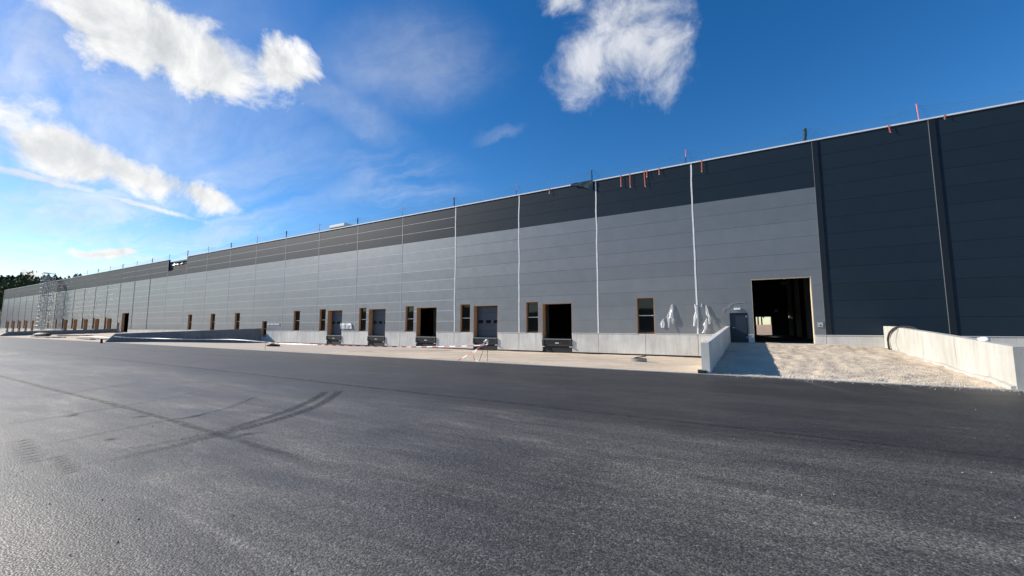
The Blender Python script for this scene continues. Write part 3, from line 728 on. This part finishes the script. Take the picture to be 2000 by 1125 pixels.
p = 18.6; tag(lump((hx(p)+.16, p, 1.30), .13, .24, .075, 'white_paint', 'bag', 3), 'small white bag lying on top of the ramp wall', 'bag')

# ------------------------------------------------------------------ cable loop above the personnel door
tag(MB().tube(spline([(-1.18, D-.03, 2.72), (-1.16, D-.03, 2.9), (-1.0, D-.03, 3.02), (-.83, D-.03, 3.05), (-.8, D-.04, 3.2), (-.6, D-.03, 3.33), (-.3, D-.03, 3.37), (.0, D-.03, 3.40), (.13, D-.03, 3.42), (.17, D-.03, 3.3)]), .007, 5).build('cable', 'cable', smooth=True), 'thin pale cable looped on the wall above the personnel door', 'cable')

# ------------------------------------------------------------------ torn plastic sheets on the facade
def sheet(rows_, label, name='plastic_sheet', off=.10, seed=0, m='plastic', nc=5, sub=5):
    pts = []; off *= .5
    for (a, b, y) in rows_: pts.append((onY(a, y, D), onY(b, y, D)))
    vs = []; n = 0
    for i in range(len(pts)-1):
        for k in range(sub if i < len(pts)-2 else sub+1):
            t = k/sub; A = pts[i][0].lerp(pts[i+1][0], t); B = pts[i][1].lerp(pts[i+1][1], t); g = (i+t)/(len(pts)-1)
            for q in range(nc+1):
                P = A.lerp(B, q/nc); d = off*(.25+.75*math.sin(min(1, g*1.3)*math.pi*.6))*(1+.7*mnoise.noise(Vector((P.x*4, P.z*2.5, seed)))) + .03*math.sin(q*2.4+seed)
                P.y = D-.018-max(.0, d); P.x += .02*mnoise.noise(Vector((P.z*4, seed, q))); vs.append(P)
            n += 1
    fs = [(j*(nc+1)+i, j*(nc+1)+i+1, (j+1)*(nc+1)+i+1, (j+1)*(nc+1)+i) for j in range(n-1) for i in range(nc)]
    return tag(MB().add(vs, fs).build(name, m), label, 'plastic sheet', 'torn plastic sheets on the facade')
sheet([(1312, 1314, 595), (1307, 1314.5, 607), (1302, 1315, 619), (1303.5, 1309, 622), (1305, 1308.5, 631), (1306, 1307.5, 640.5)], 'largest tent-shaped torn white plastic sheet on the grey facade', seed=1, off=.24)
sheet([(1310, 1315, 616), (1311.5, 1316, 624), (1313.5, 1315.5, 632)], 'short white plastic strip hanging from the largest plastic sheet', seed=2, off=.2)
sheet([(1295, 1296.5, 623), (1289, 1298, 632), (1291, 1297.5, 640)], 'small diamond-shaped white plastic scrap below the largest plastic sheet', seed=3, off=.10)
sheet([(1356, 1358, 594), (1357, 1361.5, 600), (1358, 1361, 609), (1355, 1363, 618), (1355, 1358.5, 627), (1354, 1358, 637)], 'narrow ragged white plastic strip just left of the white panel joint', seed=4, off=.10)
sheet([(1378.5, 1380, 596), (1379, 1385, 613), (1383, 1388, 620), (1385, 1388, 633)], 'twisted white plastic strip beside the ramp wall, upper piece', seed=5, off=.22)
sheet([(1380, 1381.5, 622), (1374, 1381.5, 634), (1376, 1380.5, 641), (1371.5, 1377, 650)], 'twisted white plastic strip touching the plinth beside the ramp wall', seed=6, off=.18)
sheet([(1369, 1371, 593), (1369.5, 1370.5, 599)], 'tiny white plastic shred right of the white panel joint', seed=7, off=.05, nc=2)
sheet([(665.5, 686, 631.5), (666, 688, 635), (667, 688.5, 642)], 'crumpled white foil sheet on the wall between two dock doors', 'foil_sheet', .16, 8, 'plastic', 8)
sheet([(522, 546, 632), (522, 546, 635)], 'narrow white foil strip on the wall beside the low window', 'foil_sheet', .05, 9, 'plastic', 10)

# ------------------------------------------------------------------ roof edge: posts, nets, straps
def spot(k):                                              # what stands below bay k of the facade, counted from its lower-X joint
    return {1: 'the black hose', 0: 'the open gate', -1: 'the lone window', -2: 'the ramp-side open dock', -3: 'the tape stakes',
            -4: 'the middle open dock', -5: 'the dock past the foil', -6: 'the dock before the foil', -12: 'the missing panel'}.get(k)
posts = []
for k in range(-22, 4):
    X = {2: 10.3, 3: 17.8}.get(k, J(k))-.35
    big = k % 2 != 0 if k != 1 else True
    if k == 0 or k == 2: big = False
    Yp = D+.18; z0 = ZT+.08; ht = rng.uniform(.95, 1.15); lean = rng.uniform(-.06, .06)
    if k == -12: z0 = ZT+.08; X = J(-12)-.35
    if big:
        o = tag(empty('net_post', (X, Yp, z0)), 'guard post wrapped in dark netting' + (', roof edge above ' + spot(k) if spot(k) else ', on the roof edge along the far stretch of facade'), 'post', 'wrapped guard posts along the roof edge')
        MB().tube([(X, Yp, z0), (X+lean, Yp, z0+ht)], .03, 6).build('post', 'galv', o)
        n = 9; pts = [(X+lean*i/n+.05*mnoise.noise(Vector((k, i*.8, 0))), Yp-.02, z0+.12+(ht-.17)*i/n) for i in range(n+1)]
        MB().tube(pts, [.05+.05*abs(mnoise.noise(Vector((k*2, i*.9, 3)))) + (.04 if k == 1 else 0) for i in range(n+1)], 8).build('gathered_net', 'net_bundle', o)
    else:
        o = tag(empty('net_post', (X, Yp, z0)), 'thin bare guard post with pinkish top' + (', above ' + spot(k) if spot(k) else ', on the far stretch of roof edge'), 'post', 'bare guard posts along the roof edge')
        MB().tube([(X, Yp, z0), (X+lean, Yp, z0+ht*.55)], .025, 6).build('post', 'steel_black' if k < 2 else 'post_pink', o)
        MB().tube([(X+lean, Yp, z0+ht*.55+.001), (X+lean*1.6, Yp, z0+ht*1.05)], .032, 6).build('post_top', 'post_pink', o)
        MB().box(X+lean*1.6-.06, X+lean*1.6+.06, Yp-.02, Yp+.02, z0+ht*1.05, z0+ht*1.05+.04).build('hook', 'post_pink', o)
    posts.append((X+lean, Yp, z0+ht, k))
for (a, b) in zip(posts, posts[1:]):
    if a[3] < -20: continue
    def fn(u, v, a=a, b=b):
        X = a[0]+(b[0]-a[0])*u; zt = a[2]-.04+(b[2]-a[2])*u-.55*4*u*(1-u)*.62
        zb = ZT+.12
        return (X, a[1]+.05+.10*math.sin(u*7+v*2)*(1-v), zb+(zt-zb)*v)
    o = tag(empty('safety_net', ((a[0]+b[0])/2, a[1]+.05, ZT+.12)), 'sagging thin blue safety net' + (', roof edge above ' + spot(a[3]) if spot(a[3]) else ' on the far stretch of roof edge'), 'net', 'safety nets along the roof edge')
    MB().grid(fn, 16, 3).build('mesh', 'net', o)
    MB().tube([fn(i/16, 1) for i in range(17)], .006, 4).build('edge_rope', 'net_rope', o)
# teal net scrap drooping over the coping
def fn(u, v): 
    X = J(-1)-2.2+2.0*u
    return (X, D-.10-.05*mnoise.noise(Vector((X*2, v*2, 0)))-.03*v, ZT+.10-(.15+.75*u**1.5)*v+.04*(1-v))
tag(MB().grid(fn, 14, 6).build('net_scrap', 'net_bundle'), 'dark teal net corner drooping over the roof edge', 'net')
for (x, y0, y1, lab) in ((1212, 343, 363, 'first long orange strap beside the drooping teal net corner'), (1230, 340, 365, 'second long orange strap counted from the drooping teal net corner'), (1258, 334, 364, 'long orange strap with a shorter strap right beside it'),
        (1263, 333, 345, 'short orange strap hanging right beside a long one'), (1287, 329, 340, 'short orange strap alone between the strap pair and the white joint'), (1370, 314, 335, 'orange strap on the dark band above the personnel door'),
        (1736, 245, 258, 'short orange strap on dark cladding between the two dark cover profiles'), (1845, 222, 230, 'stubby orange strap end just past the second dark cover profile'), (1073, 371, 377, 'tiny orange strap end above the open dock nearest the ramp')):
    A = onY(x, y0, D-.08); B = onY(x, y1, D-.09); zt = ZT+.10; X = A.x; zb = min(B.z, ZT-.15); c = rng.uniform(-.05, .05)
    mb = MB(); wd = .036
    prof = [(X, D+.25, zt), (X, D-.068, zt)] + [(X+c*(i/8)**2+.02*mnoise.noise(Vector((X, i*.7, 0))), D-.075-.012*i/8, zt-.02-(zt-.02-zb)*i/8) for i in range(1, 9)]
    vs = []
    for q in prof: vs += [(q[0]-wd, q[1], q[2]), (q[0]+wd, q[1], q[2])]
    mb.add(vs, [(2*i, 2*i+1, 2*i+3, 2*i+2) for i in range(len(prof)-1)])
    o = tag(empty('lashing_strap', (X, D-.08, zb)), lab, 'strap', 'orange straps hanging over the roof edge')
    mb.build('webbing', 'strap', o)
    e = prof[-1]; MB().tube([(e[0], e[1]-.01, e[2]), (e[0]+.03, e[1]-.02, e[2]-.06), (e[0]+.07, e[1]-.02, e[2]-.04)], .014, 6).build('hook', 'galv', o)
v0 = onY(645, 441, D+4.2); v1 = onY(675, 441, D+4.2)
o = tag(empty('roof_vent', ((v0.x+v1.x)/2, D+5.2, ZR+.25)), 'pale low roof vent showing above the roof edge', 'roof vent')
MB().box(v0.x+.4, v1.x-.4, D+4.4, D+6.2, ZR+.251, v0.z-.5).build('curb', 'galv', o)
MB().cham(v0.x, v1.x, D+4.0, D+6.6, v0.z-.5, v0.z, .1).build('hood', 'white_paint', o)

# ------------------------------------------------------------------ barrier tape, stakes, manholes, debris
stk = tag(empty('tape_stake', (-11.0, 16.75, 0)), 'thin steel rods stuck in the gravel holding barrier tape', 'stake')
gz = lambda Y: (BASE+.03)*sstep((Y-EDGE-.11)/(D-EDGE-.11))
for (xa, ya, xb, yb) in ((-10.98, 16.75, -11.02, 16.75), (-11.62, 16.9, -11.05, 16.75)):
    MB().tube([(xa, ya, gz(ya)-.12), (xb, yb, 1.02)], .012, 5).build('rod', 'hose', stk)
lump((-11.03, 16.72, 1.02), .10, .06, .06, 'white_paint', 'tape_knot', 5).parent = None
for ob in [o for o in bpy.data.objects if o.name.startswith('tape_knot')]:
    loc = ob.location.copy(); ob.parent = stk; ob.matrix_parent_inverse = Matrix.Translation(-stk.location); ob.location = loc
def tape(P, label, seg=.38, wd=.06, red='red_paint'):
    P = spline(P, 12); mb = MB(); acc = 0; out = [P[0]]
    for a, b in zip(P, P[1:]):
        n = max(1, int((b-a).length/.12))
        for k in range(1, n+1): out.append(a.lerp(b, k/n))
    s = 0; vs = []; 
    for i, p in enumerate(out):
        tw = .5*math.sin(i*.06)+.5*mnoise.noise(Vector((i*.02, 3, 1))); u = Vector((0, math.sin(tw), math.cos(tw)))*wd/2
        vs += [p-u, p+u]
    o = len(mb.v); mb.v += [tuple(v) for v in vs]
    for i in range(len(out)-1):
        s += (out[i+1]-out[i]).length; mb.f.append((2*i, 2*i+2, 2*i+3, 2*i+1)); mb.mi.append(int(s/seg) % 2)
    return tag(mb.build('barrier_tape', ['white_paint', red]), label, 'barrier tape', 'red and white barrier tape')
tape([(-11.05, 16.70, .98), (-11.33, 16.70, .78), (-15.4, 16.7, .60), (-20.3, 16.7, .53), (-28.2, 16.7, .52), (-30.4, 16.7, .58)], 'red and white barrier tape strung from the steel stakes past the docks')
tape([(-30.4, 16.7, .58), (-34.9, 16.7, .69), (-41, 16.7, .60), (-48.7, 16.7, .58), (-55, 16.7, .56), (-60.1, 16.75, .62)], 'whitish barrier tape stretched in front of the shaded ramp wall', .6, .05, 'tape_pale')
tape([(-11.05, 16.68, .97), (-11.3, 16.6, .72), (-11.75, 16.45, .42), (-12.25, 16.32, .12), (-12.42, 16.28, .03)], 'loose tape end slanting from the stakes down to the gravel', .3)
tape([(-11.06, 16.66, .95), (-11.35, 16.55, .70), (-11.55, 16.45, .45), (-11.58, 16.4, .22), (-11.45, 16.36, .08), (-11.25, 16.33, .03)], 'loose tape end drooping beside the steel stakes', .3)
stake2 = tag(empty('tape_stake', (-30.4, 16.7, 0)), 'single thin rod holding the tape in front of the beige slab', 'stake')
MB().tube([(-30.4, 16.72, gz(16.7)-.02), (-30.4, 16.72, .66)], .012, 5).build('rod', 'hose', stake2)
def manhole(X, Y, r, label, dark=False):
    z = gz(Y); o = tag(empty('manhole_ring', (X, Y, z)), label, 'manhole'); mb = MB(); n = 20
    prof = [(r, -.05), (r, .14), (r*.72, .15), (r*.70, -.03)]
    vs = [(X+a*math.cos(2*math.pi*i/n), Y+a*math.sin(2*math.pi*i/n), z+b) for i in range(n) for a, b in prof]
    mb.add(vs, [(i*4+k, ((i+1) % n)*4+k, ((i+1) % n)*4+k+1, i*4+k+1) for i in range(n) for k in range(3)])
    mb.build('ring', 'rubber' if dark else 'concrete_shade_dull', o)
    l = MB(); vs = [(X+.08+r*.75*math.cos(2*math.pi*i/n), Y+.05+r*.75*math.sin(2*math.pi*i/n), z+.155+.05*math.cos(2*math.pi*i/n)+.05) for i in range(n)]
    l.prism(vs, (0, 0, .035)); l.build('lid', 'steel_black', o)
manhole(-5.0, 22.6, .42, 'small concrete manhole ring with a dark lid on the gravel strip')
manhole(-38.5, 21.9, .55, 'low dark manhole frame on the beige slab', True)
tag(MB().tube([(-57.8, 15.2, 0), (-57.8, 15.2, .42), (-57.8, 15.2, .46)], [.10, .10, .06], 10).build('bollard', 'rubber'), 'short black marker post standing near the shaded ramp wall', 'marker post')
def planks(X, Y, ln, n, rot, label, z0):
    o = tag(empty('plank_stack', (X, Y, z0)), label, 'planks', 'timber lying between the far ramp walls'); q = 0
    for layer in range(2):
        for i in range(n-layer):
            c, s = math.cos(rot), math.sin(rot); a = i*.27+layer*.1; z = z0+layer*.07; j = rng.uniform(-.4, .4)
            poly = [(X+c*(u*ln/2+j)-s*(a+v*.11), Y+s*(u*ln/2+j)+c*(a+v*.11), z) for u, v in ((-1, -1), (1, -1), (1, 1), (-1, 1))]
            MB().prism(poly, (0, 0, .06)).build('plank', 'planks', o)
rz = lambda Y: .42*(Y-EDGE-.11)/(D+.3-EDGE-.11)
planks(-92, 17.6, 9, 6, .05, 'long row of weathered planks lying nearest the kerb', rz(17.6)+.04)
planks(-75, 18.0, 8, 5, -.08, 'weathered planks lying near the shaded ramp wall', rz(18)+.04)
planks(-97, 21.5, 7, 7, .2, 'stack of weathered planks lying below the far ramp wall', rz(21.5)+.05)
planks(-70, 21.5, 6, 6, .4, 'crosswise stack of weathered planks by the shaded ramp wall', rz(21.5)+.05)
tag(lump((-100.5, 19.3, .38), 2.4, .9, .34, 'bitumen', 'tarpaulin', 12), 'dark heap under tarpaulin on the rough ground', 'heap')
tag(MB().tube(spline([(-66, 19.2, rz(19.2)+.2), (-72, 19.6, rz(19.6)+.16), (-80, 20.6, rz(20.6)+.15), (-86, 20.2, rz(20.2)+.14)]), .055, 8).build('pipe', 'white_paint', smooth=True), 'long white plastic pipe lying on the rough ground', 'pipe')
tag(MB().tube([(-64.5, 18.0, rz(18)+.15), (-73.5, 18.7, rz(18.7)+.15)], .10, 8).build('pipe', 'planks', smooth=True), 'grey round pole lying beside the white pipe', 'pole')

# ------------------------------------------------------------------ scaffold stair tower
sc = tag(empty('scaffold_tower', (-161.5, 30.2, BASE)), 'galvanised scaffold stair tower standing against the far facade', 'scaffold')
sx, sy = (-162.8, -161.4, -160.0), (29.8, 30.85, 31.9)
top = 14.7
for X in sx:
    for Y in sy:
        MB().tube([(X, Y, gz(Y)-.03), (X, Y, top+.6)], .05, 6).build('standard', 'scaffold', sc)
lv = [BASE+.5+i*2.0 for i in range(9)]
for i, z in enumerate(lv):
    for X in sx: MB().tube([(X, sy[0], z), (X, sy[2], z)], .042, 5).build('ledger', 'scaffold', sc)
    for Y in sy: MB().tube([(sx[0], Y, z), (sx[2], Y, z)], .042, 5).build('ledger', 'scaffold', sc)
    for Y in (sy[0], sy[2]): MB().tube([(sx[0], Y, z+1.0), (sx[2], Y, z+1.0)], .035, 5).build('guard_rail', 'scaffold', sc)
    if i:
        MB().box(sx[0], sx[1]-.1, sy[0]+.1, sy[1]-.05, z+.05, z+.11).build('platform', 'planks', sc)
    if i < 8:
        a, b = (sy[0], sy[2]) if i % 2 else (sy[2], sy[0])
        MB().tube([(sx[2]+.07, a, z), (sx[2]+.07, b, z+2.0)], .042, 5).build('brace', 'scaffold', sc)
        MB().tube([(sx[0]-.07, b, z), (sx[0]-.07, a, z+2.0)], .042, 5).build('brace', 'scaffold', sc)
        q = MB(); ya, yb = (sy[0]+.2, sy[1]) if i % 2 else (sy[1], sy[0]+.2)
        q.prism([(sx[1]+.1, ya, z+.05), (sx[1]+.1, yb, z+2.0), (sx[1]+.1, yb, z+2.18), (sx[1]+.1, ya, z+.23)], (.06, 0, 0))
        q.prism([(sx[2]-.16, ya, z+.05), (sx[2]-.16, yb, z+2.0), (sx[2]-.16, yb, z+2.18), (sx[2]-.16, ya, z+.23)], (.06, 0, 0))
        for s in range(8):
            t = (s+.5)/8; q.box(sx[1]+.16, sx[2]-.16, ya+(yb-ya)*t-.11, ya+(yb-ya)*t+.11, z+.1+2*t-.02, z+.1+2*t+.02)
        q.build('stair_flight', 'scaffold', sc)

# ------------------------------------------------------------------ hill and wood beyond the building
def hill_z(X, Y):
    r = math.hypot((X+450)*.9, (Y-130)*.8); k = sstep((Y-20)/34)
    return -.7 + k*(27*math.exp(-(r/170)**2) + 1.5*mnoise.noise(Vector((X*.02, Y*.02, 4))))
def fn(u, v): X = -860+600*u; Y = 18+520*v; return (X, Y, hill_z(X, Y))
kind(MB().grid(fn, 60, 40).build('hill', 'hill', smooth=True), 'structure', 'low wooded hill behind the far end of the warehouse')
def conifer_mesh(r, hgt, seed, leaves=150):
    g = random.Random(seed); mb = MB()
    for i in range(leaves):
        t = (i+.5)/leaves; z = hgt*(.12+.88*t); rad = r*(1-t)**.62*(.75+.5*g.random())+.15
        a = g.random()*6.283; n = 2
        ca, sa = math.cos(a), math.sin(a); wdt = .28*rad+.25; dz = rad*.35+.3
        p0 = (ca*rad*.1, sa*rad*.1, z+.25); p1 = (ca*rad*.65-sa*wdt, sa*rad*.65+ca*wdt, z-dz*.5); p2 = (ca*rad, sa*rad, z-dz*g.uniform(.6, 1.1)); p3 = (ca*rad*.65+sa*wdt, sa*rad*.65-ca*wdt, z-dz*.45)
        mb.add([p0, p1, p2, p3], [(0, 1, 2), (0, 2, 3)])
    return mb
def broad_mesh(r, hgt, seed, leaves=420):
    g = random.Random(seed); mb = MB(); cl = [(g.gauss(0, r*.45), g.gauss(0, r*.45), hgt*g.uniform(.4, .88), r*g.uniform(.35, .6)) for _ in range(9)]
    for i in range(leaves):
        c = cl[i % 9]; d = Vector((g.gauss(0, 1), g.gauss(0, 1), g.gauss(0, .8))).normalized()*c[3]*g.uniform(.6, 1.05); p = Vector(c[:3])+d
        u = Vector((g.gauss(0, 1), g.gauss(0, 1), g.gauss(0, 1))).normalized(); v = u.cross(d).normalized(); s = g.uniform(.25, .5)
        mb.add([p+u*s, p+v*s, p-u*s, p-v*s], [(0, 1, 2, 3)])
    return mb
def mk(mb, name, m):
    me = bpy.data.meshes.new(name); me.from_pydata(mb.v, [], mb.f); me.materials.append(M[m]); return me
con = [mk(conifer_mesh(4.2+i*.5, 11+1.4*i, 40+i, 260), 'crown', 'conifer') for i in range(4)]
bro = [mk(broad_mesh(4.0+i*.5, 10+i, 60+i), 'crown', 'broadleaf') for i in range(3)]
tm = MB().tube([(0, 0, -.5), (0, 0, 5), (0, 0, 10)], [.30, .20, .03], 6); trunk = mk(tm, 'trunk', 'bark')
tb = MB().tube([(0, 0, -.5), (.1, 0, 3), (0, .2, 7)], [.22, .16, .06], 6)
for a in range(4): tb.tube([(0, .1, 3+a*.7), (1.6*math.cos(a*1.7), 1.6*math.sin(a*1.7), 5.5+a*.6)], [.09, .03], 5)
trunkb = mk(tb, 'trunk', 'bark')
def tree(X, Y, z, me, tr, name, label, group, s=1.0):
    o = tag(empty(name, (X, Y, z)), label, 'tree', group)
    for nm, d in (('crown', me), ('trunk', tr)):
        c = bpy.data.objects.new(nm, d); link(c, (X, Y, z), o); c.scale = (s, s, s); c.rotation_euler = (0, 0, rng.random()*6.28)
g = random.Random(5)
for i in range(34):                                        # skyline conifers one can tell apart
    x = -30+i*5.6+g.uniform(-2, 2); dist = g.uniform(395, 440)
    d = ray(x, 560); d.z = 0; d.normalize(); P = d*dist; z = hill_z(P.x, P.y)
    tree(P.x, P.y, z, con[g.randrange(4)], trunk, 'conifer_tree', 'dark conifer on the wooded skyline behind the far end of the warehouse', 'conifers on the far hilltop', g.uniform(.72, 1.05))
wood = {'conifer': MB(), 'broadleaf': MB()}
for i in range(560):
    x = -420+g.random()*640; dist = g.uniform(270, 520); d = ray(x, 560); d.z = 0; d.normalize(); P = d*dist; z = hill_z(P.x, P.y)
    k = 'conifer' if dist > 350 or g.random() < .2 else 'broadleaf'
    src = (conifer_mesh(4.3, 11.5, i, 110) if k == 'conifer' else broad_mesh(4.0, 9, i, 150)); s = g.uniform(.75, 1.15)*(1.0 if k == 'conifer' else 1.45)
    wood[k].add([(P.x+v[0]*s, P.y+v[1]*s, z+v[2]*s) for v in src.v], src.f)
kind(wood['conifer'].build('forest', 'conifer'), 'stuff', 'dark mass of conifers covering the far hill')
kind(wood['broadleaf'].build('forest', 'broadleaf'), 'stuff', 'yellowish green bushes along the foot of the far hill')
# ground and trees seen through the gate and the rear opening
def fn(u, v): X = -25+55*u; Y = YB+.35+60*v; return (X, Y, FLOOR-.1+1.6*sstep((v-.2)/.5)+.25*mnoise.noise(Vector((X*.3, Y*.3, 0))))
kind(MB().grid(fn, 30, 30).build('earth_bank', 'earth', smooth=True), 'structure', 'brown earth bank behind the warehouse')
for i, (X, Y) in enumerate(((3.2, 112), (6.2, 118), (1.0, 121), (8.5, 125), (4.5, 128), (-2, 126))):
    tree(X, Y, 1.9, bro[i % 3], trunkb, 'broadleaf_tree', 'green tree seen through the open gate and rear doorway', 'trees behind the warehouse', 1.0)
# wooded rise on the other side of the yard, mirrored in the windows
def fn(u, v):
    a = math.pi*(1.02+.96*u); r = 230+160*v; X = math.cos(a)*r; Y = math.sin(a)*r*.9
    return (X, Y, -.7+(16+7*mnoise.noise(Vector((X*.02, Y*.02, 0))))*sstep(v*1.6))
kind(MB().grid(fn, 80, 10).build('hill', 'hill', smooth=True), 'structure', 'wooded rise across the yard')
